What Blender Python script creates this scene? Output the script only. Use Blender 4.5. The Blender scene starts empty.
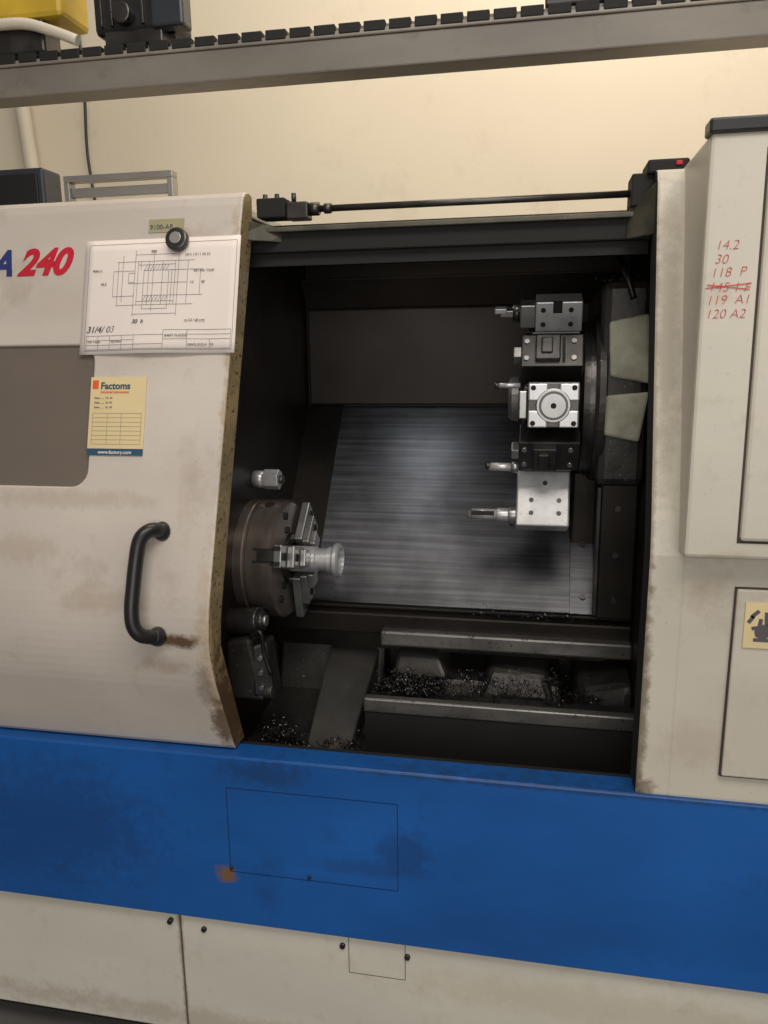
import bpy, bmesh, math, random
from mathutils import Vector, Matrix
random.seed(7)
scene=bpy.context.scene
try:
    scene.view_settings.view_transform='Standard'
except Exception: pass

# ------------------------------------------------------------ materials
def _base(name):
    m=bpy.data.materials.new(name); m.use_nodes=True
    nt=m.node_tree; b=nt.nodes["Principled BSDF"]
    return m,nt,b
def mat(name,col,rough=.5,metal=0.,var=.15,scale=(8,8,8),dirt=None,dirt_amt=.0,dirt_scale=14,bump=0.,bscale=120,spots=(),rvar=.1,speck=None,speck_amt=0,speck_scale=170,spec_lo=.66):
    """painted / metal surface: large tonal variation, blotchy dirt, fine specks, local stains and tone patches (object-space ellipsoids)"""
    m,nt,b=_base(name); N=nt.nodes.new; L=nt.links.new
    tc=N("ShaderNodeTexCoord")
    mp=N("ShaderNodeMapping"); mp.inputs["Scale"].default_value=scale; L(tc.outputs["Object"],mp.inputs[0])
    n1=N("ShaderNodeTexNoise"); n1.inputs["Scale"].default_value=1; n1.inputs["Detail"].default_value=6; L(mp.outputs[0],n1.inputs["Vector"])
    r=N("ShaderNodeMapRange"); r.inputs[1].default_value=.3; r.inputs[2].default_value=.7; r.inputs[3].default_value=1-var; r.inputs[4].default_value=1+var*.6
    L(n1.outputs["Fac"],r.inputs[0])
    hv=N("ShaderNodeVectorMath"); hv.operation='SCALE'; hv.inputs[0].default_value=col; L(r.outputs[0],hv.inputs["Scale"])
    cur=hv.outputs[0]
    def layer(sc,lo,hi,amt,colr,cur,det=9):
        n2=N("ShaderNodeTexNoise"); n2.inputs["Scale"].default_value=sc; n2.inputs["Detail"].default_value=det; n2.inputs["Roughness"].default_value=.72
        L(tc.outputs["Object"],n2.inputs["Vector"])
        r2=N("ShaderNodeMapRange"); r2.inputs[1].default_value=lo; r2.inputs[2].default_value=hi; r2.inputs[3].default_value=0; r2.inputs[4].default_value=amt
        L(n2.outputs["Fac"],r2.inputs[0])
        mx=N("ShaderNodeMixRGB"); L(r2.outputs[0],mx.inputs[0]); L(cur,mx.inputs[1]); mx.inputs[2].default_value=(*colr,1); return mx.outputs[0]
    if dirt is not None: cur=layer(dirt_scale,.56,.78,dirt_amt,dirt,cur)
    if speck is not None: cur=layer(speck_scale,spec_lo,spec_lo+.05,speck_amt,speck,cur,3)
    if spots:
        n3=N("ShaderNodeTexNoise"); n3.inputs["Scale"].default_value=38; n3.inputs["Detail"].default_value=7; n3.inputs["Roughness"].default_value=.7
        L(tc.outputs["Object"],n3.inputs["Vector"])
        for c,rad,sc,amt in spots:
            sb=N("ShaderNodeVectorMath"); sb.operation='SUBTRACT'; L(tc.outputs["Object"],sb.inputs[0]); sb.inputs[1].default_value=c
            dv=N("ShaderNodeVectorMath"); dv.operation='DIVIDE'; L(sb.outputs[0],dv.inputs[0]); dv.inputs[1].default_value=rad
            ln=N("ShaderNodeVectorMath"); ln.operation='LENGTH'; L(dv.outputs[0],ln.inputs[0])
            ad=N("ShaderNodeMath"); ad.operation='MULTIPLY_ADD'; L(n3.outputs["Fac"],ad.inputs[0]); ad.inputs[1].default_value=2.6; ad.inputs[2].default_value=-1.3
            a2=N("ShaderNodeMath"); a2.operation='ADD'; L(ln.outputs["Value"],a2.inputs[0]); L(ad.outputs[0],a2.inputs[1])
            rr=N("ShaderNodeMapRange"); rr.inputs[1].default_value=.45; rr.inputs[2].default_value=1.2; rr.inputs[3].default_value=amt; rr.inputs[4].default_value=0
            L(a2.outputs[0],rr.inputs[0])
            mx=N("ShaderNodeMixRGB"); L(rr.outputs[0],mx.inputs[0]); L(cur,mx.inputs[1]); mx.inputs[2].default_value=(*sc,1); cur=mx.outputs[0]
    L(cur,b.inputs["Base Color"])
    b.inputs["Metallic"].default_value=metal
    rr=N("ShaderNodeMapRange"); rr.inputs[3].default_value=max(0.02,rough-rvar); rr.inputs[4].default_value=min(1,rough+rvar); L(n1.outputs["Fac"],rr.inputs[0]); L(rr.outputs[0],b.inputs["Roughness"])
    if bump:
        n4=N("ShaderNodeTexNoise"); n4.inputs["Scale"].default_value=bscale; n4.inputs["Detail"].default_value=3; L(tc.outputs["Object"],n4.inputs["Vector"])
        bp=N("ShaderNodeBump"); bp.inputs["Strength"].default_value=bump; bp.inputs["Distance"].default_value=.002; L(n4.outputs["Fac"],bp.inputs["Height"]); L(bp.outputs[0],b.inputs["Normal"])
    return m
BR=(.09,.045,.02); YL=(.42,.28,.12); BK=(.015,.012,.01); TN=(.42,.32,.23)
M={}
M['door']=mat("door_paint",(.60,.54,.48),.42,0,.17,(2,2,3),(.30,.20,.13),.5,7,.05,60,speck=(.2,.13,.08),speck_amt=.4,
  spots=[((-.66,-.005,.955),(.045,.06,.016),BR,.95),((-.595,.05,.9),(.03,.2,.22),YL,.5),((-.578,.1,1.35),(.014,.4,.5),(.34,.25,.14),.65),((-.60,.03,.76),(.025,.2,.06),BR,.8),((-.66,.07,1.73),(.12,.2,.025),(.3,.2,.1),.3),
   ((-.82,-.0,1.03),(.10,.2,.03),TN,.45),((-.9,.05,1.22),(.2,.2,.02),TN,.4),((-.70,.0,.90),(.05,.1,.02),(.3,.22,.15),.45),((-1.0,.0,1.12),(.08,.2,.03),TN,.35),((-.65,.0,1.25),(.025,.2,.10),TN,.35),((-.95,.1,1.60),(.09,.2,.04),(.5,.42,.36),.4),((-.62,.0,.86),(.02,.2,.05),BR,.4)])
M['edge']=mat("door_edge_grimy",(.36,.27,.14),.45,.1,.35,(6,6,14),(.06,.03,.015),1,24,.1,90,speck=BK,speck_amt=.9,speck_scale=90,spec_lo=.58,spots=[((-.6,.05,.78),(.06,.2,.15),BR,.9)])
M['col']=mat("housing_paint",(.62,.58,.49),.42,0,.14,(2,2,4),(.32,.23,.14),.5,8,.05,60,speck=(.2,.13,.08),speck_amt=.35,
  spots=[((.205,.03,.85),(.014,.3,.25),(.12,.09,.05),.75),((.205,.1,1.3),(.006,.4,.5),(.2,.16,.1),.6),((.212,.05,.705),(.03,.3,.022),BR,.6),((.225,.14,1.5),(.02,.2,.3),(.38,.34,.26),.7),((.30,.0,1.15),(.06,.06,.02),(.4,.33,.2),.5),((.30,.0,.80),(.06,.2,.05),TN,.3)])
M['white']=mat("base_panel_paint",(.70,.67,.58),.45,0,.08,(2,2,5),(.34,.24,.13),.4,11,.04,60,speck=(.3,.2,.1),speck_amt=.4,
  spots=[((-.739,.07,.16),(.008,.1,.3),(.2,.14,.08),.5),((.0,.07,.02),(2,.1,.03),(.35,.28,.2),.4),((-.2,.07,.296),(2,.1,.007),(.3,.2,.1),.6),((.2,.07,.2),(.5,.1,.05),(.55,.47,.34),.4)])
M['blue']=mat("blue_paint",(.007,.105,.40),.40,0,.24,(2,2,4),(.01,.03,.12),.5,7,.04,50,speck=(.01,.02,.05),speck_amt=.5,
  spots=[((-.615,.05,.418),(.024,.1,.020),(.22,.11,.02),.9),((-.23,.05,.52),(.06,.1,.05),(.005,.02,.08),.4),((-.52,.05,.66),(.10,.1,.03),(.01,.02,.05),.4),((.1,.05,.688),(.5,.1,.008),(.01,.02,.05),.5),((-.3,.05,.47),(.12,.1,.02),(.01,.03,.12),.3),((-1.0,.05,.5),(.25,.1,.15),(.006,.055,.22),.6)])  # last spot is a broad darker tone towards the left end
M['dark']=mat("interior_dark_steel",(.038,.032,.027),.40,.75,.45,(5,5,5),(.10,.075,.05),.35,18,.12,40,speck=(.25,.24,.23),speck_amt=.6,speck_scale=150,spec_lo=.67)
M['brown']=mat("interior_brown_panel",(.048,.038,.031),.5,.6,.4,(4,4,4),(.02,.015,.01),.6,8,.1,30)
M['blackp']=mat("black_plastic",(.012,.012,.013),.35,0,.2)
M['slate']=mat("slate_case",(.03,.035,.045),.3,0,.2)
M['black']=mat("black_grime",(.008,.007,.006),.75,0,.4,(9,9,9))
M['steel']=mat("machined_steel",(.38,.375,.365),.32,.8,.25,(20,20,20),(.08,.06,.05),.5,40,.05,200)
M['ledge']=mat("oily_ledge_steel",(.24,.23,.215),.36,.75,.4,(6,20,20),(.04,.035,.03),.8,20,.08,90,speck=(.04,.035,.03),speck_amt=.8,speck_scale=90,spec_lo=.6)
M['lsteel']=mat("ground_steel",(.60,.60,.60),.34,.55,.15,(20,20,20),(.15,.13,.12),.5,60,speck=(.06,.05,.05),speck_amt=.6,speck_scale=220,spec_lo=.64)
M['dsteel']=mat("oiled_dark_steel",(.085,.08,.076),.32,.8,.35,(18,18,18),(.02,.02,.02),.5,30,.05,150,speck=(.35,.34,.33),speck_amt=.7,speck_scale=230,spec_lo=.69)
M['chuck']=mat("chuck_steel",(.26,.215,.185),.32,.8,.25,(30,8,8),(.06,.05,.04),.5,30,.05,200)
M['cast']=mat("cast_grimy_grey",(.050,.046,.042),.42,.5,.5,(9,9,9),(.012,.011,.010),.8,14,.4,60,speck=(.35,.33,.30),speck_amt=.75,speck_scale=130,spec_lo=.66)
M['chute']=mat("chute_grey",(.070,.066,.060),.42,.4,.4,(5,5,5),(.02,.018,.015),.8,14,.2,60,speck=(.2,.19,.18),speck_amt=.5,speck_scale=130,spec_lo=.68)
M['olive']=mat("coolant_residue",(.46,.45,.35),.8,0,.35,(20,20,20),(.08,.075,.06),.8,20,.6,70)
M['green']=mat("grimy_ledge_paint",(.085,.08,.06),.5,.3,.6,(14,14,14),(.02,.02,.015),.9,22,.2,70,speck=(.25,.23,.18),speck_amt=.7,speck_scale=110)
M['rail']=mat("rail_grey_paint",(.19,.172,.148),.5,.1,.25,(3,8,8),(.07,.06,.05),.7,12,.08,60,speck=(.07,.06,.05),speck_amt=.6)
M['railtop']=mat("rail_light_lip",(.25,.225,.19),.45,.2,.2,(3,8,8),(.08,.07,.06),.6,16)
M['alu']=mat("aluminium",(.38,.37,.35),.4,.7,.15)
M['wall']=mat("wall_paint_cream",(.80,.72,.575),.85,0,.06,(.8,.8,.8),(.5,.4,.27),.35,5,.15,30,speck=(.4,.3,.2),speck_amt=.25,speck_scale=60,spec_lo=.68)
M['floor']=mat("floor_concrete",(.16,.15,.14),.7,0,.3,(3,3,3))
M['paper']=mat("paper",(.80,.72,.67),.7,0,.04,(6,6,6))
M['ink']=mat("ink",(.10,.09,.10),.7,0,.05)
M['lines']=mat("print_lines",(.22,.19,.20),.7,0,.05)
M['card']=mat("card_yellow",(.74,.60,.33),.65,0,.05)
M['cardblue']=mat("card_blue",(.02,.08,.16),.6,0,.05)
M['red']=mat("red_ink",(.58,.07,.06),.6,0,.1)
M['redp']=mat("red_paint",(.50,.010,.03),.45,0,.1)
M['navy']=mat("navy_paint",(.02,.035,.16),.45,0,.1)
M['orange']=mat("logo_orange",(.75,.12,.03),.5,0,.05)
M['yellow']=mat("machine_yellow",(.55,.37,.03),.45,0,.2)
M['gap']=mat("seam_gap",(.05,.04,.03),.8,0,.2)
M['bluegap']=mat("blue_seam_gap",(.004,.02,.09),.8,0,.2)
M['window']=mat("smoked_window",(.17,.14,.115),.3,.1,.12,(3,3,3))
M['conduit']=mat("conduit_white",(.62,.56,.46),.5,0,.1)
M['chips']=mat("metal_chips",(.075,.07,.068),.28,.9,.6,(60,60,60))
M['chipbase']=mat("swarf_clump",(.012,.011,.011),.5,.5,.6,(60,60,60),bump=1.0,bscale=180)
M['label']=mat("label_olive",(.35,.33,.18),.5,0,.2)
def brushed():
    m,nt,b=_base("brushed_guard_steel"); N=nt.nodes.new; L=nt.links.new
    tc=N("ShaderNodeTexCoord"); mp=N("ShaderNodeMapping"); mp.inputs["Scale"].default_value=(2.6,120,120); L(tc.outputs["Object"],mp.inputs[0])
    n=N("ShaderNodeTexNoise"); n.inputs["Scale"].default_value=1; n.inputs["Detail"].default_value=4; L(mp.outputs[0],n.inputs["Vector"])
    n2=N("ShaderNodeTexNoise"); n2.inputs["Scale"].default_value=4; n2.inputs["Detail"].default_value=7; L(tc.outputs["Object"],n2.inputs["Vector"])
    r=N("ShaderNodeValToRGB"); r.color_ramp.elements[0].position=.38; r.color_ramp.elements[1].position=.74
    r.color_ramp.elements[0].color=(.12,.12,.128,1); r.color_ramp.elements[1].color=(.21,.215,.235,1); L(n.outputs["Fac"],r.inputs[0])
    r3=N("ShaderNodeMapRange"); r3.inputs[1].default_value=.35; r3.inputs[2].default_value=.65; r3.inputs[3].default_value=.45; r3.inputs[4].default_value=1.15; L(n2.outputs["Fac"],r3.inputs[0])
    v=N("ShaderNodeVectorMath"); v.operation='SCALE'; L(r.outputs[0],v.inputs[0]); L(r3.outputs[0],v.inputs["Scale"]); L(v.outputs[0],b.inputs["Base Color"])
    b.inputs["Metallic"].default_value=.85
    r2=N("ShaderNodeMapRange"); r2.inputs[3].default_value=.32; r2.inputs[4].default_value=.44; L(n.outputs["Fac"],r2.inputs[0]); L(r2.outputs[0],b.inputs["Roughness"])
    bp=N("ShaderNodeBump"); bp.inputs["Strength"].default_value=.22; bp.inputs["Distance"].default_value=.0009; L(n.outputs["Fac"],bp.inputs["Height"]); L(bp.outputs[0],b.inputs["Normal"])
    return m
M['brushed']=brushed()

# ------------------------------------------------------------ geometry helpers
def root(name,loc=(0,0,0)):
    e=bpy.data.objects.new(name,None); scene.collection.objects.link(e); e.empty_display_size=.1; return e
def add(name,bm,m,parent=None,bev=0,seg=2,smooth=False):
    me=bpy.data.meshes.new(name); bmesh.ops.recalc_face_normals(bm,faces=bm.faces[:])
    if smooth:
        for f in bm.faces: f.smooth=True
    bm.to_mesh(me); bm.free()
    if isinstance(m,(list,tuple)):
        for x in m: me.materials.append(x)
    else: me.materials.append(m)
    o=bpy.data.objects.new(name,me); scene.collection.objects.link(o)
    if parent: o.parent=parent
    if bev:
        md=o.modifiers.new("bevel","BEVEL"); md.width=bev; md.segments=seg; md.limit_method='ANGLE'; md.angle_limit=.6; md.harden_normals=False
    return o
def hexa(name,vs,m,parent=None,bev=0):
    bm=bmesh.new(); v=[bm.verts.new(p) for p in vs]
    for f in ((0,1,2,3),(4,5,6,7),(0,1,5,4),(1,2,6,5),(2,3,7,6),(3,0,4,7)): bm.faces.new([v[i] for i in f])
    return add(name,bm,m,parent,bev)
def box(name,x0,x1,y0,y1,z0,z1,m,parent=None,bev=0):
    return hexa(name,[(x0,y0,z0),(x1,y0,z0),(x1,y1,z0),(x0,y1,z0),(x0,y0,z1),(x1,y0,z1),(x1,y1,z1),(x0,y1,z1)],m,parent,bev)
def prism(name,prof,x0,x1,m,parent=None,bev=0,side=1):
    fx0=x0 if callable(x0) else (lambda z:x0); fx1=x1 if callable(x1) else (lambda z:x1)
    bm=bmesh.new(); a=[bm.verts.new((fx0(z),y,z)) for y,z in prof]; b=[bm.verts.new((fx1(z),y,z)) for y,z in prof]
    s=bm.faces.new(a); e=bm.faces.new(b); n=len(prof)
    for i in range(n): bm.faces.new((a[i],a[(i+1)%n],b[(i+1)%n],b[i]))
    if isinstance(m,(list,tuple)): (e if side==1 else s).material_index=1
    return add(name,bm,m,parent,bev)
def cyl(name,p0,p1,r0,m,parent=None,r1=None,seg=32,bev=0,smooth=True):
    r1=r0 if r1 is None else r1
    p0,p1=Vector(p0),Vector(p1); d=(p1-p0); q=d.to_track_quat('Z','Y')
    bm=bmesh.new(); bmesh.ops.create_cone(bm,cap_ends=True,segments=seg,radius1=r0,radius2=r1,depth=d.length)
    bmesh.ops.transform(bm,matrix=Matrix.Translation((p0+p1)/2)@q.to_matrix().to_4x4(),verts=bm.verts)
    for f in bm.faces: f.smooth=smooth and len(f.verts)==4
    return add(name,bm,m,parent,bev)
def revolve(name,prof,yc,zc,m,parent=None,seg=64,bev=0):
    bm=bmesh.new(); rings=[]
    for x,r in prof:
        rings.append([bm.verts.new((x,yc+r*math.cos(2*math.pi*i/seg),zc+r*math.sin(2*math.pi*i/seg))) for i in range(seg)])
    for a,b in zip(rings,rings[1:]):
        for i in range(seg): bm.faces.new((a[i],a[(i+1)%seg],b[(i+1)%seg],b[i]))
    bm.faces.new(rings[0]); bm.faces.new(rings[-1])
    return add(name,bm,m,parent,bev)
def tube(name,pts,r,m,parent=None,seg=10,smooth=True):
    """swept tube through points (catmull-rom smoothed, parallel-transported frame)"""
    P=[Vector(p) for p in pts]
    if smooth and len(P)>2:
        Q=[P[0]*2-P[1]]+P+[P[-1]*2-P[-2]]; R=[]
        for i in range(1,len(Q)-2):
            for k in range(6):
                t=k/6; a,b,c,d=Q[i-1],Q[i],Q[i+1],Q[i+2]
                R.append(.5*((2*b)+(c-a)*t+(2*a-5*b+4*c-d)*t*t+(3*b-a-3*c+d)*t**3))
        R.append(P[-1]); P=R
    bm=bmesh.new(); rings=[]; s=None
    for i,p in enumerate(P):
        d=(P[min(i+1,len(P)-1)]-P[max(i-1,0)]).normalized()
        s=d.orthogonal() if s is None else s-d*s.dot(d)
        s.normalize(); t=d.cross(s)
        rings.append([bm.verts.new(p+(s*math.cos(2*math.pi*k/seg)+t*math.sin(2*math.pi*k/seg))*r) for k in range(seg)])
    for a,b in zip(rings,rings[1:]):
        for k in range(seg): bm.faces.new((a[k],a[(k+1)%seg],b[(k+1)%seg],b[k]))
    bm.faces.new(rings[0]); bm.faces.new(rings[-1])
    o=add(name,bm,m,parent)
    for f in o.data.polygons: f.use_smooth=len(f.vertices)==4
    return o
def yF(z): return -.275+.275*z
NF=Vector((0,-1,.275)).normalized(); VF=Vector((0,.275,1)).normalized()
def FP(x,z,off=0): return Vector((x,yF(z),z))+NF*off
def Fbox(name,x0,x1,z0,z1,o0,o1,m,parent=None,bev=0):
    return hexa(name,[FP(x0,z0,o1),FP(x1,z0,o1),FP(x1,z0,o0),FP(x0,z0,o0),FP(x0,z1,o1),FP(x1,z1,o1),FP(x1,z1,o0),FP(x0,z1,o0)],m,parent,bev)
def lines(name,segs,w,m,parent,P):
    bm=bmesh.new()
    for (a,b,c,d) in segs:
        dx,dy=c-a,d-b; l=math.hypot(dx,dy) or 1; nx,ny=-dy/l*w/2,dx/l*w/2
        bm.faces.new([bm.verts.new(P(*q)) for q in ((a+nx,b+ny),(c+nx,d+ny),(c-nx,d-ny),(a-nx,b-ny))])
    return add(name,bm,m,parent)
def text(name,body,size,m,parent,origin,ux,uy,shear=0,offset=0,align='LEFT',depth=.0004,rot=0):
    c=bpy.data.curves.new(name,"FONT"); c.body=body; c.size=size; c.shear=shear; c.offset=offset; c.extrude=depth; c.align_x=align
    o=bpy.data.objects.new(name,c); scene.collection.objects.link(o)
    dg=bpy.context.evaluated_depsgraph_get(); me=bpy.data.meshes.new_from_object(o.evaluated_get(dg))
    bpy.data.objects.remove(o)
    ux,uy=Vector(ux).normalized(),Vector(uy).normalized(); n=ux.cross(uy)
    mt=Matrix((ux,uy,n)).transposed().to_4x4(); mt.translation=Vector(origin)
    me.transform(mt@Matrix.Rotation(rot,4,'Z')); me.materials.clear(); me.materials.append(m)
    o=bpy.data.objects.new(name,me); scene.collection.objects.link(o); o.parent=parent; return o
def boolean(o,cutter):
    md=o.modifiers.new("cut","BOOLEAN"); md.object=cutter; md.operation='DIFFERENCE'; md.solver='EXACT'
    dg=bpy.context.evaluated_depsgraph_get(); me=bpy.data.meshes.new_from_object(o.evaluated_get(dg))
    o.modifiers.remove(md); o.data=me; bpy.data.objects.remove(cutter)

# ------------------------------------------------------------ room
box("floor",-4,4,-4,2,-.14,-.10,M['floor'])
box("wall_back",-4,4,1.9,2.0,-.10,3.8,M['wall'])

# ------------------------------------------------------------ lathe housing
L_=root("cnc_lathe")
bl=box("blue_front_band",-1.9,1.1,.05,.11,.30,.692,M['blue'],L_,.004)
def rect(x0,x1,z0,z1): return [(x0,z0,x1,z0),(x1,z0,x1,z1),(x1,z1,x0,z1),(x0,z1,x0,z0)]
lines("blue_hatch_seam",rect(-.603,-.244,.427,.622),.0016,M['bluegap'],L_,lambda u,v:(u,.0494,v))
box("base_panel_left",-1.9,-.742,.07,.11,-.02,.298,M['white'],L_,.004)
box("base_panel_right",-.736,1.1,.066,.11,-.02,.298,M['white'],L_,.004)
box("base_plinth",-1.9,1.1,.14,1.2,-.10,.30,M['black'],L_)
lines("base_hatch_seam",rect(-.354,-.233,.203,.30)[:2]+rect(-.354,-.233,.203,.30)[3:],.0014,M['gap'],L_,lambda u,v:(u,.0655,v))
for i,(x,z) in enumerate([(-.76,.27),(-.68,.262),(-.367,.268),(-.228,.262)]):
    cyl("base_screw_%d"%i,(x,.072,z),(x,.060,z),.006,M['dsteel'],L_,seg=16)
for i,(x,z) in enumerate([(-.43,.435),(-.60,.436)]):
    cyl("band_screw_%d"%i,(x,.052,z),(x,.046,z),.004,M['dsteel'],L_,seg=16)
box("band_inner_lip",-1.2,.21,.06,.125,.66,.688,M['black'],L_)
fr=[(.26,1.815),(.228,1.808),(.214,1.785),(.055,1.2),(.047,1.15),(.055,.692)]
prism("right_column_flange",fr+[(.10,.66),(.13,.692),(.115,1.15),(.125,1.2),(.29,1.80)],.203,.262,[M['col'],M['black']],L_,.004,side=0)
prism("right_housing_body",fr+[(.09,.66),(1.2,.66),(1.2,1.815)],.258,1.1,M['col'],L_,.005)
hexa("console_body",[(.25,.002,1.16),(1.0,.002,1.16),(1.0,.2,1.14),(.25,.2,1.14),(.25,.016,1.815),(1.0,.016,1.815),(1.0,.30,1.815),(.25,.30,1.815)],M['col'],L_,.006)
box("console_top_cap",.246,1.0,.008,.05,1.812,1.834,M['blackp'],L_,.004)
def CP(u,v,off=0): return Vector((u,.002+(v-1.16)*.0214-off,v))
def Cbox(name,x0,x1,z0,z1,o0,o1,m,bev=0): return hexa(name,[CP(x0,z0,o1),CP(x1,z0,o1),CP(x1,z0,o0),CP(x0,z0,o0),CP(x0,z1,o1),CP(x1,z1,o1),CP(x1,z1,o0),CP(x0,z1,o0)],m,L_,bev)
Cbox("console_panel_gap",.330,.98,1.187,1.79,-.01,.001,M['gap'])
Cbox("console_panel",.3335,.975,1.191,1.785,-.01,.007,M['col'],.006)
Cbox("console_screen_bezel",.42,.9,1.22,1.70,0,.010,M['blackp'],.008)
for i,(t_,x) in enumerate([("14.2",.266),("30",.266),("118  P",.262),("145 1 F",.260),("119  A1",.258),("120 A2",.258)]):
    v=1.646-i*.0205
    text("handwriting_%d"%i,t_,.0200,M['red'],L_,CP(x,v,.0008),(1,0,0.03),(0,.0214,1),shear=.18,offset=-.00045,rot=random.uniform(-.07,.05))
lines("handwriting_strike",[(.256,1.589,.322,1.595),(.258,1.594,.320,1.586)],.0016,M['red'],L_,lambda u,v:CP(u,v,.0014))
hexa("access_door_gap",[(.345,.0465,.745),(1.0,.0465,.745),(1.0,.07,.745),(.345,.07,.745),(.345,.0435,1.1),(1.0,.0435,1.1),(1.0,.07,1.1),(.345,.07,1.1)],M['gap'],L_)
hexa("access_door",[(.3475,.0425,.7475),(.997,.0425,.7475),(.997,.07,.7475),(.3475,.07,.7475),(.3475,.0395,1.0975),(.997,.0395,1.0975),(.997,.07,1.0975),(.3475,.07,1.0975)],M['col'],L_,.003)
box("warning_sticker",.362,.46,.0375,.045,.995,1.075,M['card'],L_)
lines("warning_sticker_print",[(.378,1.010,.410,1.010),(.374,1.030,.405,1.036),(.384,1.015,.388,1.048),(.372,1.050,.384,1.062),(.398,1.02,.396,1.060),(.402,1.062,.412,1.048),(.368,1.040,.376,1.052)],.0065,M['ink'],L_,lambda u,v:(u,.0370,v))
cyl("warning_sticker_print_b",(.392,.0372,1.025),(.392,.0368,1.025),.013,M['ink'],L_)
box("left_roof",-1.9,-.60,.27,1.2,1.78,1.80,M['col'],L_,.004)
box("left_headstock_cover",-1.9,-.70,.30,1.2,.70,1.78,M['dark'],L_)
side=[(.30,1.75),(.11,1.0),(.11,.95),(.12,.66),(.12,.50),(.96,.50),(.96,1.75)]
prism("interior_wall_left",side,-.675,-.66,M['dark'],L_)
prism("interior_wall_right",side,.242,.257,M['dark'],L_)
box("interior_roof",-.675,.257,.30,.96,1.742,1.755,M['brown'],L_)
box("interior_back_panel",-.66,.242,.94,.96,1.33,1.742,M['brown'],L_)
box("back_panel_overlay",-.655,.02,.925,.94,1.345,1.62,M['brown'],L_,.006)
hexa("back_overhang_lip",[(-.66,.93,1.62),(.242,.93,1.62),(.242,.94,1.62),(-.66,.94,1.62),(-.66,.88,1.70),(.242,.88,1.70),(.242,.94,1.70),(-.66,.94,1.70)],M['brown'],L_,.004)
prism("slanted_way_guard",[(.94,1.343),(.55,.86),(.55,.84),(.96,.84),(.96,1.343)],-.66,.242,M['brushed'],L_,.002)
def slp(t,off):
    y=.94-.39*t; z=1.343-.483*t; return (y-.779*off,z+.629*off)
for nm,x0,x1,t0,t1,o,mm in (("guard_sheet_left",-.66,-.555,.0,1.,.003,'dark'),("guard_sheet_lower",-.50,.10,.90,1.0,.004,'brushed'),("guard_sheet_right",.10,.242,.1,1.,.012,'brushed')):
    prism(nm,[slp(t0,o),slp(t1,o),slp(t1,0),slp(t0,0)],x0,x1,M[mm],L_,0)
for i,(x,t) in enumerate([(.13,.7),(.20,.7),(.13,.93),(.20,.93),(-.05,.60)]):
    y,z=slp(t,.0); y2,z2=slp(t,.018); cyl("guard_bolt_%d"%i,(x,y,z),(x,y2,z2),.008,M['dsteel'],L_,seg=6)
box("bed_ledge",-.66,.242,.50,.60,.80,.856,M['dark'],L_,.006)
box("bed_ledge_step",-.66,.242,.53,.60,.856,.866,M['dark'],L_,.003)
box("bed_way_bar",-.36,.242,.475,.52,.780,.820,M['ledge'],L_,.006)
box("cavity_back",-.66,.242,.66,.68,.50,.82,M['cast'],L_)
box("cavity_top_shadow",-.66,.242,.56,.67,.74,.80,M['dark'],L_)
hexa("chip_tray_floor",[(-.66,.10,.52),(.242,.10,.52),(.242,.68,.60),(-.66,.68,.60),(-.66,.10,.55),(.242,.10,.55),(.242,.68,.63),(-.66,.68,.63)],M['cast'],L_)
hexa("chute_plate_left",[(-.50,.24,.56),(-.40,.20,.56),(-.385,.60,.58),(-.48,.62,.58),(-.50,.26,.59),(-.40,.22,.57),(-.385,.62,.74),(-.52,.64,.76)],M['chute'],L_,.01)
hexa("chute_plate_rear",[(-.66,.55,.58),(-.37,.55,.58),(-.37,.66,.58),(-.66,.66,.58),(-.66,.60,.76),(-.37,.60,.77),(-.37,.66,.77),(-.66,.66,.76)],M['cast'],L_,.01)
box("tray_front_bar",-.366,.242,.30,.325,.688,.722,M['ledge'],L_,.004)
box("tray_block",-.366,.242,.325,.40,.56,.70,M['cast'],L_,.004)
box("tray_block_face",-.364,.242,.305,.33,.54,.686,M['black'],L_)
hexa("bed_casting_shelf",[(-.35,.44,.56),(.10,.44,.56),(.10,.67,.56),(-.35,.67,.56),(-.34,.50,.695),(.08,.50,.695),(.08,.67,.71),(-.34,.67,.71)],M['cast'],L_,.012)
hexa("bed_casting_boss_a",[(-.335,.50,.69),(-.19,.49,.69),(-.19,.62,.69),(-.335,.62,.69),(-.325,.53,.745),(-.22,.52,.745),(-.22,.62,.755),(-.325,.62,.755)],M['chute'],L_,.010)
hexa("bed_casting_boss_b",[(-.12,.47,.66),(.07,.46,.66),(.08,.64,.66),(-.12,.64,.66),(-.09,.52,.728),(.045,.50,.722),(.05,.64,.75),(-.09,.64,.75)],M['cast'],L_,.016)
hexa("bed_casting_boss_c",[(.09,.40,.56),(.242,.38,.56),(.242,.66,.56),(.10,.66,.56),(.12,.45,.70),(.242,.42,.745),(.242,.66,.77),(.12,.66,.76)],M['cast'],L_,.020)
hexa("tray_pale_block",[(-.16,.13,.575),(-.01,.13,.575),(-.01,.22,.575),(-.16,.22,.575),(-.13,.15,.640),(-.04,.15,.640),(-.04,.20,.640),(-.13,.20,.640)],M['lsteel'],L_,.012)  # pale steel block for a light-coloured blob low in the tray
box("door_track_header",-.60,.205,.285,.345,1.70,1.742,M['black'],L_,.003)
box("door_track_ledge",-.60,.205,.27,.30,1.738,1.748,M['green'],L_,.002)
box("door_track_lower_lip",-.60,.205,.30,.31,1.675,1.70,M['black'],L_)
hexa("header_gusset_left",[(-.60,.22,1.72),(-.53,.27,1.72),(-.50,.30,1.72),(-.60,.32,1.72),(-.60,.22,1.765),(-.55,.27,1.755),(-.50,.30,1.748),(-.60,.32,1.765)],M['green'],L_,.002)
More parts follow.
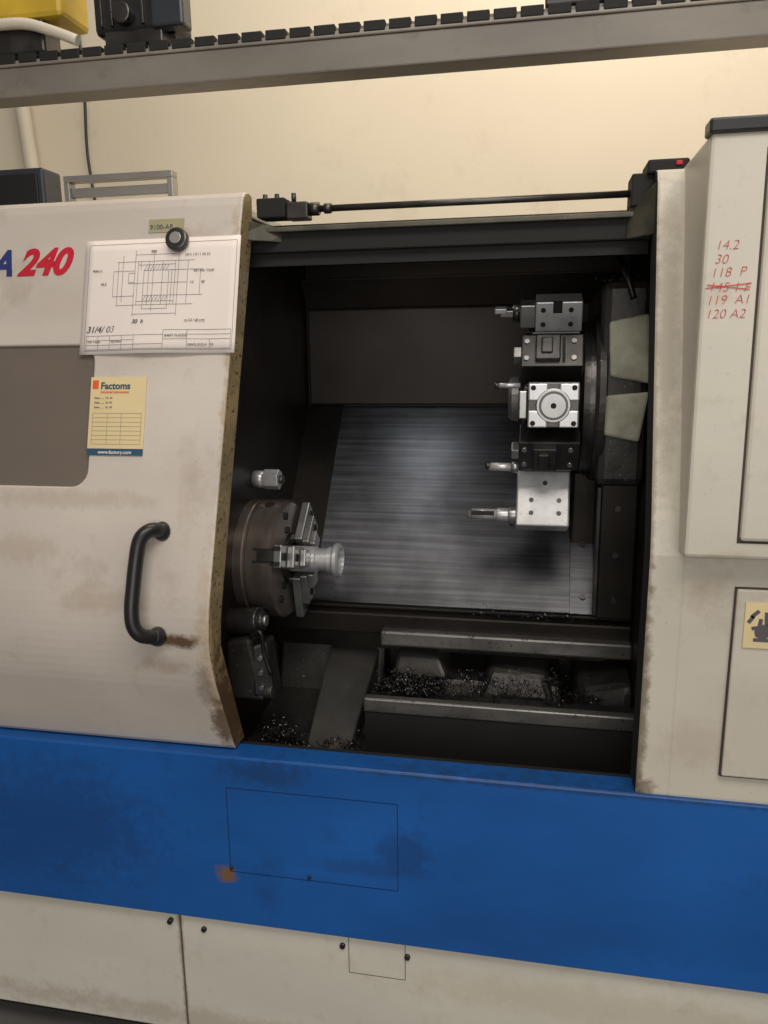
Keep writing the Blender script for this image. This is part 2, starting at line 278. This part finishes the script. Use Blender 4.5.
hexa("header_gusset_right",[(.205,.22,1.70),(.16,.28,1.70),(.16,.31,1.70),(.21,.32,1.70),(.205,.22,1.79),(.165,.28,1.755),(.165,.31,1.75),(.21,.32,1.79)],M['green'],L_,.002)
cyl("door_sync_rod",(-.50,.29,1.782),(.20,.29,1.782),.0065,M['dsteel'],L_)
box("rod_bracket_left",-.56,-.50,.265,.315,1.765,1.803,M['black'],L_,.003)
box("rod_clamp_left",-.50,-.455,.272,.308,1.762,1.795,M['dsteel'],L_,.003)
cyl("rod_nut_left",(-.455,.29,1.782),(-.435,.29,1.782),.013,M['dsteel'],L_,seg=6)
cyl("rod_nut_left_b",(-.425,.29,1.782),(-.41,.29,1.782),.010,M['dsteel'],L_,seg=6)
for x in (-.545,-.52,-.485): cyl("bracket_bolt",(x,.28,1.795),(x,.28,1.812),.005,M['dsteel'],L_,seg=6)
box("rod_bracket_right",.165,.215,.262,.33,1.755,1.812,M['black'],L_,.003)
box("switch_housing_right",.19,.262,.25,.33,1.808,1.832,M['black'],L_,.004)
box("switch_red_tab",.238,.249,.246,.252,1.820,1.827,M['redp'],L_,.001)
cyl("coolant_nozzle_base",(-.66,.45,1.20),(-.632,.45,1.20),.021,M['lsteel'],L_,seg=24)
cyl("coolant_nozzle_hex",(-.634,.45,1.20),(-.596,.45,1.20),.025,M['lsteel'],L_,seg=6,smooth=False,bev=.002)
cyl("coolant_nozzle_tip",(-.60,.45,1.20),(-.586,.45,1.20),.010,M['dsteel'],L_,seg=16)
box("interior_work_lamp",-.44,-.28,.38,.74,1.728,1.742,M['alu'],L_,.003)

# ------------------------------------------------------------ sliding door
D=root("sliding_door")
xe=lambda z: -.569-.036*(1.8-max(z,.94)) + (0.012*(.94-z)/.25 if z<.94 else 0)
P0,P1,P2=(.0165,1.06),(-.0155,.944),(.0255,.835)
kink=[((1-t)**2*P0[0]+2*t*(1-t)*P1[0]+t*t*P2[0],(1-t)**2*P0[1]+2*t*(1-t)*P1[1]+t*t*P2[1]) for t in [i/12 for i in range(13)]]
dprof=[(.27,1.808),(.250,1.812),(.233,1.809),(.222,1.80),(.216,1.785)]+kink+[(.072,.705),(.082,.694),(.13,.694),(.062,.93),(.068,.99),(.27,1.74)]
door=prism("door_panel",dprof,-1.9,xe,[M['door'],M['edge']],D)
def rounded(x0,x1,z0,z1,r,o0,o1):
    pts=[]
    for cx,cz,a0 in ((x1-r,z1-r,0),(x0+r,z1-r,90),(x0+r,z0+r,180),(x1-r,z0+r,270)):
        for k in range(7):
            a=math.radians(a0+15*k); pts.append((cx+r*math.cos(a),cz+r*math.sin(a)))
    bm=bmesh.new(); A=[bm.verts.new(FP(x,z,o0)) for x,z in pts]; B=[bm.verts.new(FP(x,z,o1)) for x,z in pts]
    bm.faces.new(A); bm.faces.new(B); n=len(pts)
    for i in range(n): bm.faces.new((A[i],A[(i+1)%n],B[(i+1)%n],B[i]))
    return bm
cut=add("cutter",rounded(-1.5,-.868,1.243,1.519,.035,-.02,.05),M['door'])
boolean(door,cut)
bv=door.modifiers.new("bevel","BEVEL"); bv.width=.004; bv.segments=3; bv.limit_method='ANGLE'; bv.angle_limit=.7
add("door_window",rounded(-1.502,-.866,1.241,1.521,.036,-.021,-.008),M['window'],D)
hp=[FP(-.700,1.163,.004),FP(-.706,1.165,.020),FP(-.716,1.160,.032),FP(-.726,1.142,.040),FP(-.730,1.10,.042),FP(-.732,1.06,.042),FP(-.733,1.02,.042),FP(-.730,.990,.038),FP(-.720,.973,.030),FP(-.708,.968,.016),FP(-.702,.967,.0)]
tube("handle_grip",hp,.0140,M['blackp'],D,16)
for z,o in ((1.163,0),(.967,-.006)): cyl("handle_foot",FP(-.701,z,o),FP(-.703,z,.012),.020,M['blackp'],D,r1=.014,bev=.002)
text("lettering_letter","A",.075,M['navy'],D,FP(-1.118,1.662,.0006),(1,0,0),VF,shear=.35,offset=.0025)
text("lettering_number","240",.075,M['redp'],D,FP(-1.052,1.662,.0006),(1,0,0),VF,shear=.35,offset=.003)
Fbox("serial_label",-.765,-.69,1.736,1.762,.0,.0015,M['label'],D)
text("serial_print","9100-AR",.014,M['ink'],D,FP(-.762,1.742,.002),(1,0,0),VF)

# ------------------------------------------------------------ drawing sheet
S=root("technical_drawing_sheet")
bm=bmesh.new(); nu,nv=16,10; g=[]
def PAP(u,v,o=0):
    x=-.90+u*.331; z=1.499+v*.225
    off=.002+.008*(math.sin(u*3.1)**2)*(1-v)+.03*max(0,u-.85)*(1-v)
    return FP(x,z,off+o)
for j in range(nv+1): g.append([bm.verts.new(PAP(i/nu,j/nv)) for i in range(nu+1)])
for j in range(nv):
    for i in range(nu): bm.faces.new((g[j][i],g[j][i+1],g[j+1][i+1],g[j+1][i]))
sh=add("sheet",bm,M['paper'],S,smooth=True); sd=sh.modifiers.new("s","SOLIDIFY"); sd.thickness=.0006; sd.offset=-1
def R(x0,y0,x1,y1): return [(x0,y0,x1,y0),(x1,y0,x1,y1),(x1,y1,x0,y1),(x0,y1,x0,y0)]
sg=R(.34,.42,.62,.80)+R(.40,.50,.56,.72)+R(.34,.62,.30,.70)+[(.30,.61,.68,.61),(.26,.45,.26,.86),(.46,.36,.46,.90),(.34,.86,.62,.86),(.34,.80,.34,.90),(.62,.80,.62,.90),(.68,.42,.68,.80),(.62,.42,.72,.42),(.62,.80,.72,.80),(.76,.50,.76,.72),(.56,.50,.78,.50),(.56,.72,.78,.72),(.20,.50,.34,.50),(.20,.72,.34,.72),(.20,.50,.20,.72)]
sg+=[(.36,.42,.36,.80),(.60,.42,.60,.80),(.38,.80,.38,.72),(.58,.72,.58,.42),(.43,.42,.43,.80),(.52,.42,.52,.80),(.36,.45,.60,.45),(.36,.77,.60,.77),(.34,.34,.62,.34),(.34,.42,.34,.32),(.62,.42,.62,.32),(.40,.50,.40,.38),(.56,.50,.56,.38),(.40,.385,.56,.385),(.22,.42,.34,.42),(.22,.80,.34,.80),(.23,.42,.23,.80)]
sg+=[(.40+.02*i,.72,.42+.02*i,.77) for i in range(8)]+[(.40+.02*i,.45,.42+.02*i,.50) for i in range(8)]
sg+=[(.03,.03,.98,.03),(.98,.03,.98,.96),(.98,.96,.03,.96),(.03,.96,.03,.03)]
sg+=[(.04,.16,.55,.16),(.04,.08,.55,.08),(.04,.12,.36,.12),(.04,.04,.97,.04),(.04,.04,.04,.16),(.12,.04,.12,.16),(.20,.04,.20,.16),(.28,.04,.28,.16),(.36,.04,.36,.16),(.55,.04,.55,.20),(.55,.20,.97,.20),(.97,.04,.97,.20),(.55,.12,.97,.12),(.70,.04,.70,.20),(.84,.04,.84,.12),(.70,.16,.97,.16)]
seg2=[]
for a,b,c,d in sg:
    n=max(1,int(math.hypot(c-a,d-b)/.08))
    for i in range(n): seg2.append((a+(c-a)*i/n,b+(d-b)*i/n,a+(c-a)*(i+1)/n,b+(d-b)*(i+1)/n))
bm=bmesh.new()
for a,b,c,d in seg2:
    dx,dy=(c-a)*.331,(d-b)*.225; l=math.hypot(dx,dy); nx,ny=-dy/l*.00042/.331,dx/l*.00042/.225
    bm.faces.new([bm.verts.new(PAP(u,v,.0008)) for u,v in ((a+nx,b+ny),(c+nx,d+ny),(c-nx,d-ny),(a-nx,b-ny))])
add("drawing_lines",bm,M['lines'],S)
def ptext(nm,s,sz,u,v,sh=0,m='lines'): text(nm,s,sz,M[m],S,PAP(u,v,.002),(1,0,0),VF,shear=sh)
ptext("note_scale","1:2",.006,.70,.60); ptext("note_hand","31/4/ 03",.018,.04,.19,.3,'ink'); ptext("note_hand_b","30  h",.012,.34,.26,.3,'ink')
ptext("note_surface","ra 3.2 / all over",.007,.68,.27); ptext("title_block","SHAFT FLANGE",.007,.56,.14); ptext("title_block_b","DWG 0123-4   A3",.007,.71,.06)
ptext("title_block_c","TOL +-0.05",.006,.05,.10); ptext("title_block_d","42CrMo4",.006,.21,.10); ptext("dim_a","80.0",.007,.44,.875); ptext("dim_b","60",.007,.77,.60); ptext("dim_c","45.5",.007,.12,.60); ptext("note_top","(-0.1)  [ X.1 ]  RA 3.2",.006,.66,.84); ptext("note_r","R0.4 max  0.5x45",.006,.72,.70); ptext("note_l","M30x1.5",.006,.06,.72)
Q=root("work_order_sheet")
Fbox("sheet",-1.30,-1.098,1.535,1.665,.0015,.003,M['paper'],Q)
G=root("button_magnet")
cyl("magnet_body",FP(-.697,1.716,.004),FP(-.697,1.716,.020),.023,M['dsteel'],G,bev=.004)
cyl("magnet_cap",FP(-.697,1.716,.020),FP(-.697,1.716,.023),.012,M['alu'],G,bev=.001)
C=root("inspection_card")
Fbox("card",-.870,-.750,1.304,1.455,.0008,.0022,M['card'],C)
Fbox("card_footer",-.870,-.750,1.304,1.317,.002,.0028,M['cardblue'],C)
text("card_web","www.factory.com",.010,M['paper'],C,FP(-.81,1.307,.003),(1,0,0),VF,align='CENTER',offset=.0001)
text("card_title","Factoms",.019,M['cardblue'],C,FP(-.848,1.432,.0028),(1,0,0),VF,offset=.0004)
Fbox("card_logo",-.866,-.853,1.432,1.449,.002,.0028,M['orange'],C,.001)
text("card_sub","Industrial instruments",.007,M['orange'],C,FP(-.848,1.424,.0028),(1,0,0),VF)
cs=[(-.862,1.385-.0085*i,-.757,1.385-.0085*i) for i in range(8)]+[(x,1.3255,x,1.385) for x in (-.862,-.83,-.80,-.757)]
lines("card_table",cs,.0007,M['lines'],C,lambda u,v:FP(u,v,.0026))
for i in range(3): text("card_row_%d"%i,"Date: ......  Nr. 0%d"%(i+3),.0055,M['lines'],C,FP(-.860,1.413-.009*i,.0028),(1,0,0),VF)

# ------------------------------------------------------------ chuck
K=root("lathe_chuck"); yc,zc=.42,1.013; xf=-.567
revolve("chuck_body",[(-.80,.125),(-.74,.125),(-.735,.141),(-.640,.141),(-.637,.1385),(-.632,.1385),(-.629,.141),(xf-.006,.141),(xf,.135),(xf,.062),(xf-.004,.060),(xf-.004,.02)],yc,zc,M['chuck'],K,96)
revolve("chuck_centre_ring",[(xf-.01,.058),(xf+.006,.058),(xf+.008,.055),(xf+.008,.040),(xf-.01,.038)],yc,zc,M['dsteel'],K,64)
def rb(name,x0,x1,r0,r1,t0,t1,phi,m,parent,bev=.002,yc=yc,zc=zc):
    rd=Vector((0,-math.cos(phi),math.sin(phi))); tg=Vector((0,math.sin(phi),math.cos(phi))); c=Vector((0,yc,zc))
    P=lambda x,r,t: c+Vector((x,0,0))+rd*r+tg*t
    return hexa(name,[P(x0,r0,t0),P(x1,r0,t0),P(x1,r1,t0),P(x0,r1,t0),P(x0,r0,t1),P(x1,r0,t1),P(x1,r1,t1),P(x0,r1,t1)],m,parent,bev)
def rcyl(name,x,r0,r1,t,rad,phi,m,parent,yc=yc,zc=zc,seg=20,bev=0):
    rd=Vector((0,-math.cos(phi),math.sin(phi))); tg=Vector((0,math.sin(phi),math.cos(phi))); c=Vector((x,yc,zc))
    return cyl(name,c+rd*r0+tg*t,c+rd*r1+tg*t,rad,m,parent,seg=seg,bev=bev)
def xcyl(name,x0,x1,r,t,rad,phi,m,parent,yc=yc,zc=zc,seg=20,bev=0,rb_=None):
    rd=Vector((0,-math.cos(phi),math.sin(phi))); tg=Vector((0,math.sin(phi),math.cos(phi)))
    p=Vector((0,yc,zc))+rd*r+tg*t
    return cyl(name,p+Vector((x0,0,0)),p+Vector((x1,0,0)),rad,m,parent,seg=seg,bev=bev,r1=rb_)
for j,deg in enumerate((17,137,257)):
    p=math.radians(deg)
    rb("jaw_slot_%d"%j,xf-.045,xf+.001,.06,.1405,-.017,.017,p,M['black'],K,0)
    rb("master_jaw_%d"%j,xf-.035,xf+.008,.055,.142,-.013,.013,p,M['dsteel'],K)
    rb("jaw_base_%d"%j,xf+.006,xf+.026,.040,.150,-.026,.026,p,M['steel'],K,.003)
    rb("jaw_step_%d"%j,xf+.026,xf+.044,.034,.112,-.025,.025,p,M['steel'],K,.003)
    rb("jaw_tip_%d"%j,xf+.044,xf+.058,.032,.070,-.020,.020,p,M['steel'],K,.003)
    for t in (-.017,.017): rb("jaw_serration_%d"%j,xf+.008,xf+.024,.1485,.152,t-.005,t+.005,p,M['black'],K,0)
    for r in (.090,.130): xcyl("jaw_bolt_%d"%j,xf+.02,xf+(.047 if r<.1 else .030),r,0,.009,p,M['black'],K)
    q=p+math.radians(60)
    for r in (.075,.112): xcyl("face_bolt_%d"%j,xf,xf+.004,r,0,.009,q,M['black'],K)
    rcyl("key_socket_%d"%j,xf-.035,.1405,.143,0,.012,q,M['black'],K)
W=root("turned_workpiece")
revolve("workpiece_body",[(xf+.0,.022),(xf+.0,.031),(-.500,.031),(-.498,.027),(-.474,.027),(-.472,.031),(-.460,.031),(-.458,.038),(-.454,.041),(-.446,.041),(-.442,.037),(-.442,.031),(-.470,.028),(-.470,.001)],yc,zc,M['lsteel'],W,64)

# ------------------------------------------------------------ tool setter arm lower left
T=root("tool_setter_arm")
cyl("sensor_housing",(-.66,.26,.905),(-.585,.25,.915),.030,M['dsteel'],T,bev=.004)
cyl("sensor_ring",(-.59,.25,.914),(-.577,.25,.915),.022,M['dsteel'],T,bev=.002)
cyl("sensor_lens",(-.579,.25,.915),(-.571,.25,.915),.012,M['steel'],T)
hexa("arm_body",[(-.66,.22,.735),(-.575,.22,.735),(-.575,.30,.735),(-.66,.30,.735),(-.66,.22,.87),(-.60,.21,.885),(-.60,.29,.885),(-.66,.30,.87)],M['cast'],T,.008)
hexa("arm_cover",[(-.60,.215,.745),(-.551,.225,.745),(-.551,.28,.745),(-.60,.28,.745),(-.60,.215,.865),(-.565,.225,.875),(-.565,.28,.875),(-.60,.28,.865)],M['dsteel'],T,.008)
for z in (.77,.805,.84): cyl("arm_bolt",(-.578,.222,z),(-.578,.212,z),.006,M['steel'],T,seg=6)
cyl("arm_pivot",(-.60,.24,.755),(-.555,.235,.755),.018,M['cast'],T,bev=.003)
tube("arm_cable",[(-.60,.22,.89),(-.575,.215,.90),(-.57,.22,.85),(-.556,.22,.80)],.005,M['blackp'],T)

# ------------------------------------------------------------ turret
U=root("tool_turret"); ty,tz=.60,1.384; kw=dict(yc=ty,zc=tz)
revolve("turret_disc",[(-.035,.05),(-.035,.120),(-.028,.128),(-.02,.150),(.098,.150),(.10,.165),(.106,.176),(.118,.178),(.130,.178),(.134,.01)],ty,tz,M['dsteel'],U,96)
revolve("turret_hub",[(-.06,.01),(-.06,.045),(-.052,.052),(-.035,.055),(-.03,.05)],ty,tz,M['steel'],U,48)
revolve("turret_rear_ring",[(.130,.16),(.130,.190),(.137,.194),(.150,.194),(.150,.1)],ty,tz,M['cast'],U,64)
revolve("turret_seal_ring",[(.1195,.17),(.1195,.182),(.124,.182),(.124,.17)],ty,tz,M['dsteel'],U,64)
for i in range(12):
    p=math.radians(30*i)
    rb("station_pad_%d"%i,-.024,.096,.13,.158,-.037,.037,p,M['dsteel'],U,.003,**kw)
    for x in (-.005,.075): rcyl("station_bolt_%d"%i,x,.157,.162,.028,.005,p,M['black'],U,seg=8,**kw)
p=0
rb("holder_base",-.014,.094,.15,.232,-.048,.048,p,M['dsteel'],U,.003,**kw)
for sx in (0,1):
    for st in (0,1):
        x0=(-.012 if sx==0 else .052); t0=(-.046 if st==0 else .010)
        rb("holder_pad",x0,x0+.040,.23,.246,t0,t0+.036,p,M['lsteel'],U,.003,**kw)
        rcyl("holder_pad_bolt",x0+(.010 if sx==0 else .030),.245,.2475,t0+(.009 if st==0 else .027),.0055,p,M['black'],U,seg=16,**kw)
rcyl("holder_boss",.040,.23,.247,0,.036,p,M['steel'],U,seg=48,bev=.002,**kw)
rcyl("holder_boss_recess",.040,.2465,.2478,0,.030,p,M['dsteel'],U,seg=48,**kw)
rcyl("holder_boss_plug",.040,.2475,.2495,0,.025,p,M['steel'],U,seg=32,**kw)
rcyl("holder_boss_hole",.040,.249,.2502,0,.006,p,M['black'],U,seg=16,**kw)
rb("holder_side_block",-.032,-.014,.17,.225,-.03,.03,p,M['steel'],U,.003,**kw)
for s in (1,-1):
    p=math.radians(30*s)
    rb("turning_holder",-.030,.100,.155,.228,-.038,.038,p,M['dsteel'],U,.003,**kw)
    rb("turning_holder_clamp",.0,.052,.225,.243,-.028,.030,p,M['dsteel'],U,.003,**kw)
    rb("turning_holder_wedge",.012,.036,.242,.250,-.016,.020,p,M['dsteel'],U,.003,**kw)
    rb("turning_holder_slot",.056,.062,.2275,.2295,-.03,.03,p,M['black'],U,0,**kw)
    for x,t in ((-.018,-.02),(-.018,.02),(.080,-.02),(.080,.02)): rcyl("turning_holder_bolt",x,.227,.232,t,.0055,p,M['steel'],U,seg=12,**kw)
    rb("tool_shank",-.046,-.028,.19,.222,-.012,.012,p,M['steel'],U,.002,**kw)
xcyl("boring_bar_collar",-.046,-.03,.215,-.040,.013,math.radians(-30),M['steel'],U,**kw)
xcyl("boring_bar",-.096,-.04,.215,-.040,.0095,math.radians(-30),M['lsteel'],U,**kw)
xcyl("boring_bar_tip",-.104,-.094,.215,-.037,.006,math.radians(-30),M['dsteel'],U,rb_=.010,**kw)
xcyl("small_bar",-.078,-.03,.20,.040,.0055,0,M['lsteel'],U,**kw)
xcyl("small_bar_tip",-.084,-.076,.20,.040,.008,0,M['dsteel'],U,seg=6,**kw)
p=math.radians(72)
rb("upper_holder",-.002,.100,.172,.240,-.036,.036,p,M['lsteel'],U,.003,**kw)
rb("upper_holder_foot",-.01,.098,.150,.174,-.040,.040,p,M['dsteel'],U,.003,**kw)
rb("upper_holder_jaw",-.036,-.002,.180,.232,-.030,.022,p,M['steel'],U,.003,**kw)
rb("upper_tool",-.080,-.03,.205,.220,-.028,-.012,p,M['steel'],U,.002,**kw)
rb("upper_tool_tip",-.092,-.066,.214,.226,-.032,-.010,p,M['lsteel'],U,.002,**kw)
xcyl("upper_tool_ring",-.052,-.036,.210,-.01,.020,p,M['dsteel'],U,**kw)
xcyl("upper_tool_rod",-.052,-.036,.226,-.03,.008,p,M['steel'],U,**kw)
rdv=Vector((0,-math.cos(p),math.sin(p))); tgv=Vector((0,math.sin(p),math.cos(p)))
for x,r_ in ((.015,.222),(.075,.222),(.015,.19),(.075,.19)):
    c0=Vector((x,ty,tz))+rdv*r_; cyl("upper_holder_screw",c0-tgv*.034,c0-tgv*.038,.0055,M['black'],U,seg=12)
rb("upper_holder_notch",.036,.056,.215,.241,-.0372,-.034,p,M['black'],U,0,**kw)
p=math.radians(-68)
rb("drill_holder",-.034,.086,.185,.315,-.034,.034,p,M['lsteel'],U,.004,**kw)
rb("drill_holder_foot",-.02,.09,.15,.187,-.040,.040,p,M['dsteel'],U,.003,**kw)
rdv=Vector((0,-math.cos(p),math.sin(p))); tgv=Vector((0,math.sin(p),math.cos(p)))
for x,r_ in ((.0,.285),(.0,.255),(.062,.285),(.062,.255),(.03,.215)):
    c0=Vector((x,ty,tz))+rdv*r_; cyl("drill_holder_screw",c0+tgv*.033,c0+tgv*.036,.0055,M['dsteel'],U,seg=12)
xcyl("drill_collar",-.052,-.030,.285,.0,.022,p,M['steel'],U,bev=.002,**kw)
xcyl("drill_sleeve",-.078,-.050,.285,0,.016,p,M['lsteel'],U,bev=.001,**kw)
xcyl("drill_body",-.138,-.07,.285,0,.0135,p,M['lsteel'],U,**kw)
rb("drill_flute",-.138,-.085,.280,.290,.012,.0145,p,M['black'],U,0,**kw)
rb("drill_tip",-.148,-.136,.277,.296,-.006,.006,p,M['dsteel'],U,.001,**kw)
for i in (4,6,8,9):
    p=math.radians(30*i); rb("rear_holder_%d"%i,-.02,.09,.155,.225,-.034,.034,p,M['dsteel'],U,.003,**kw)
box("turret_housing",.138,.241,.44,.92,1.20,1.64,M['cast'],U,.018)
hexa("residue_plate_upper",[(.158,.430,1.44),(.241,.430,1.425),(.241,.442,1.425),(.158,.442,1.44),(.152,.430,1.555),(.232,.430,1.57),(.232,.442,1.57),(.152,.442,1.555)],M['olive'],U,.012)
hexa("residue_plate_lower",[(.148,.430,1.315),(.225,.430,1.30),(.225,.442,1.30),(.148,.442,1.315),(.150,.430,1.40),(.241,.430,1.408),(.241,.442,1.408),(.150,.442,1.40)],M['olive'],U,.012)
box("carriage_cover",.10,.241,.66,.92,.99,1.2,M['dark'],U,.006)
box("carriage_cover_front",.155,.241,.50,.66,.87,1.20,M['dark'],U,.006)
box("carriage_trim",.148,.158,.495,.52,.88,1.19,M['dsteel'],U,.002)
for z in (.92,1.03,1.14): cyl("carriage_bolt",(.195,.502,z),(.195,.492,z),.008,M['dsteel'],U,seg=6)
tube("turret_hose",[(.20,.44,1.60),(.18,.45,1.66),(.17,.52,1.70),(.18,.6,1.735)],.007,M['blackp'],U)

# ------------------------------------------------------------ swarf piles
def chips(name,c,rad,n,seed,strings=0,mound=None):
    rnd=random.Random(seed); bm=bmesh.new(); nf=0
    if mound:
        res=bmesh.ops.create_icosphere(bm,subdivisions=5,radius=1)
        for v in res['verts']:
            k=1+.16*math.sin(v.co.x*9+1)*math.sin(v.co.y*8)*math.sin(v.co.z*7+2)+rnd.uniform(-.08,.08)
            v.co=Vector((c[0]+v.co.x*mound[0]*k,c[1]+v.co.y*mound[1]*k,c[2]+max(v.co.z,-.2)*mound[2]*k))
        for f in bm.faces: f.material_index=1
    def coil(o,R_,pit,T_,w):
        ax=Vector((rnd.gauss(0,1),rnd.gauss(0,1),rnd.gauss(0,.5))).normalized(); s=ax.orthogonal().normalized(); t=ax.cross(s); prev=None; st=int(T_*9)
        for k in range(st):
            th=2*math.pi*T_*k/st; p=o+(s*math.cos(th)+t*math.sin(th))*R_+ax*(pit*th-.01)
            cur=(bm.verts.new(p),bm.verts.new(p+ax*w))
            if prev: bm.faces.new((prev[0],prev[1],cur[1],cur[0]))
            prev=cur
    for i in range(n):
        a=rnd.uniform(0,6.28); rr=math.sqrt(rnd.random()); h=math.sqrt(max(0,1-rr*rr))*rad[2]*rnd.uniform(.7,1.05)
        coil(Vector((c[0]+rad[0]*rr*math.cos(a),c[1]+rad[1]*rr*math.sin(a),c[2]+h)),rnd.uniform(.003,.008),rnd.uniform(.0008,.003),rnd.uniform(1,3.5),rnd.uniform(.001,.0022))
    for i in range(strings):
        a=rnd.uniform(0,6.28); o=Vector((c[0]+rad[0]*math.cos(a)*.8,c[1]+rad[1]*math.sin(a)*.8,c[2]+.01)); coil(o,rnd.uniform(.02,.04),.002,rnd.uniform(.5,1.2),.0008)
    return add(name,bm,[M['chips'],M['chipbase']])
chips("swarf_pile",(-.535,.21,.592),(.050,.042,.082),620,1,0,(.050,.042,.080))
chips("swarf_pile.001",(-.275,.40,.702),(.085,.045,.032),480,2,6,(.075,.04,.028))
chips("swarf_pile.002",(-.02,.46,.70),(.22,.10,.010),260,3,4)
chips("swarf_pile.003",(-.42,.30,.600),(.05,.09,.008),110,4,0)
chips("swarf_pile.004",(.03,.535,.858),(.18,.015,.004),70,5,0)
chips("swarf_pile.005",(.19,.50,1.642),(.04,.05,.006),60,6,0)

# ------------------------------------------------------------ overhead gantry
O=root("overhead_gantry_rail")
box("rail_beam",-2.2,1.6,.452,.52,2.086,2.150,M['rail'],O,.004)
box("rail_upper_lip",-2.2,1.6,.448,.53,2.150,2.163,M['railtop'],O,.003)
box("rail_top_plate",-2.2,1.6,.46,.54,2.163,2.172,M['rail'],O)
x=-2.1
while x<.9:
    box("rack_tooth",x,x+.046,.446,.49,2.156,2.176,M['black'],O,.002); x+=.054
box("rail_post",1.45,1.6,.46,.62,-.10,2.1,M['rail'],O); box("rail_post_left",-2.2,-2.05,.46,.62,-.10,2.1,M['rail'],O)
A=root("gantry_drive_motor")
box("motor_body",-1.0,-.80,.47,.56,2.205,2.40,M['blackp'],A,.012)
box("motor_foot",-.97,-.83,.46,.53,2.178,2.208,M['dsteel'],A,.004)
cyl("motor_gear_hub",(-.92,.47,2.24),(-.92,.445,2.24),.022,M['dsteel'],A,bev=.003)
box("motor_terminal_box",-.85,-.775,.45,.50,2.205,2.29,M['slate'],A,.006)
for x in (-.98,-.955,-.88): box("motor_fin",x,x+.006,.462,.472,2.22,2.39,M['dsteel'],A,.001)
Y=root("gantry_loader_carriage")
box("carriage_shell",-1.50,-1.07,.46,.58,2.25,2.5,M['yellow'],Y,.012)
box("carriage_shoe",-1.45,-1.12,.46,.53,2.180,2.25,M['dsteel'],Y,.006)
tube("air_hose",[(-1.27,.45,2.24),(-1.16,.445,2.235),(-1.09,.445,2.215),(-1.03,.45,2.192)],.012,M['conduit'],Y)
Z=root("rail_end_stop")
box("stop_block",.0,.14,.46,.52,2.177,2.24,M['blackp'],Z,.004); box("stop_pad",.02,.12,.455,.465,2.19,2.23,M['dsteel'],Z,.002)
Pp=root("wall_conduit"); tube("conduit_pipe",[(-2.18,1.84,3.2),(-2.155,1.84,2.86),(-2.10,1.84,2.13),(-2.06,1.84,1.5)],.030,M['conduit'],Pp,16)
for z in (2.7,2.0): box("conduit_clip",-2.16,-2.05,1.80,1.9,z,z+.02,M['alu'],Pp,.003)
V=root("hanging_cable"); tube("cable",[(-1.86,1.86,3.0),(-1.85,1.86,2.6),(-1.86,1.86,2.35),(-1.85,1.86,2.2),(-1.82,1.86,1.9)],.006,M['blackp'],V)
E=root("aluminium_profile_frame")
for n,a in (("top",(-1.18,-.885,.58,.61,1.925,1.940)),("bottom",(-1.18,-.885,.58,.61,1.80,1.87)),("left",(-1.18,-1.165,.58,.61,1.87,1.925)),("right",(-.90,-.885,.58,.61,1.87,1.925)),("inner",(-1.165,-.90,.59,.605,1.890,1.912))): box("frame_"+n,*a,M['alu'],E,.002)
B_=root("control_monitor"); box("monitor_case",-1.62,-1.235,.58,.66,1.85,1.965,M['slate'],B_,.006); box("monitor_trim",-1.6,-1.25,.575,.582,1.87,1.95,M['blackp'],B_,.002); box("monitor_stand",-1.46,-1.38,.60,.64,1.80,1.85,M['alu'],B_)

# ------------------------------------------------------------ lights
def area(name,loc,tgt,sx,sy,e,col):
    l=bpy.data.lights.new(name,'AREA'); l.shape='RECTANGLE'; l.size=sx; l.size_y=sy; l.energy=e; l.color=col
    o=bpy.data.objects.new(name,l); scene.collection.objects.link(o); o.location=loc
    o.rotation_euler=(Vector(tgt)-Vector(loc)).to_track_quat('-Z','Y').to_euler(); return o
area("ceiling_lamp_front",(.4,-1.6,3.5),(0,.1,1.0),2.6,.9,52,(1,.93,.85))
area("front_fill_behind",(.6,-3.9,1.7),(-.1,0,.9),3.0,1.8,50,(1,.97,.93))  # unseen fill added behind the camera to brighten the machine front
area("ceiling_lamp_rear",(.3,1.0,3.7),(-.1,1.5,1.6),3.0,.5,48,(1,.88,.73))
area("work_lamp_glow",(-.36,.54,1.722),(-.36,.5401,1.0),.14,.32,.42,(.95,.97,1))
w=bpy.data.worlds.new("workshop_ambient"); scene.world=w; w.use_nodes=True
w.node_tree.nodes["Background"].inputs[0].default_value=(1,.93,.84,1); w.node_tree.nodes["Background"].inputs[1].default_value=.18

# ------------------------------------------------------------ camera
yaw,pitch,roll=map(math.radians,(11.04,11.81,.70))
s,c=math.sin,math.cos
fw=Vector((-s(yaw)*c(pitch),c(yaw)*c(pitch),-s(pitch))); r0=Vector((c(yaw),s(yaw),0)); u0=Vector((-s(yaw)*s(pitch),c(yaw)*s(pitch),c(pitch)))
r=r0*c(roll)-u0*s(roll); u=u0*c(roll)+r0*s(roll)
cam=bpy.data.cameras.new("camera"); cam.sensor_fit='VERTICAL'; cam.sensor_height=36; cam.sensor_width=27; cam.lens=770/1024*36; cam.clip_start=.01
co=bpy.data.objects.new("camera",cam); scene.collection.objects.link(co)
mt=Matrix((r,u,-fw)).transposed().to_4x4(); mt.translation=(0,-1.3,1.5); co.matrix_world=mt
scene.camera=co
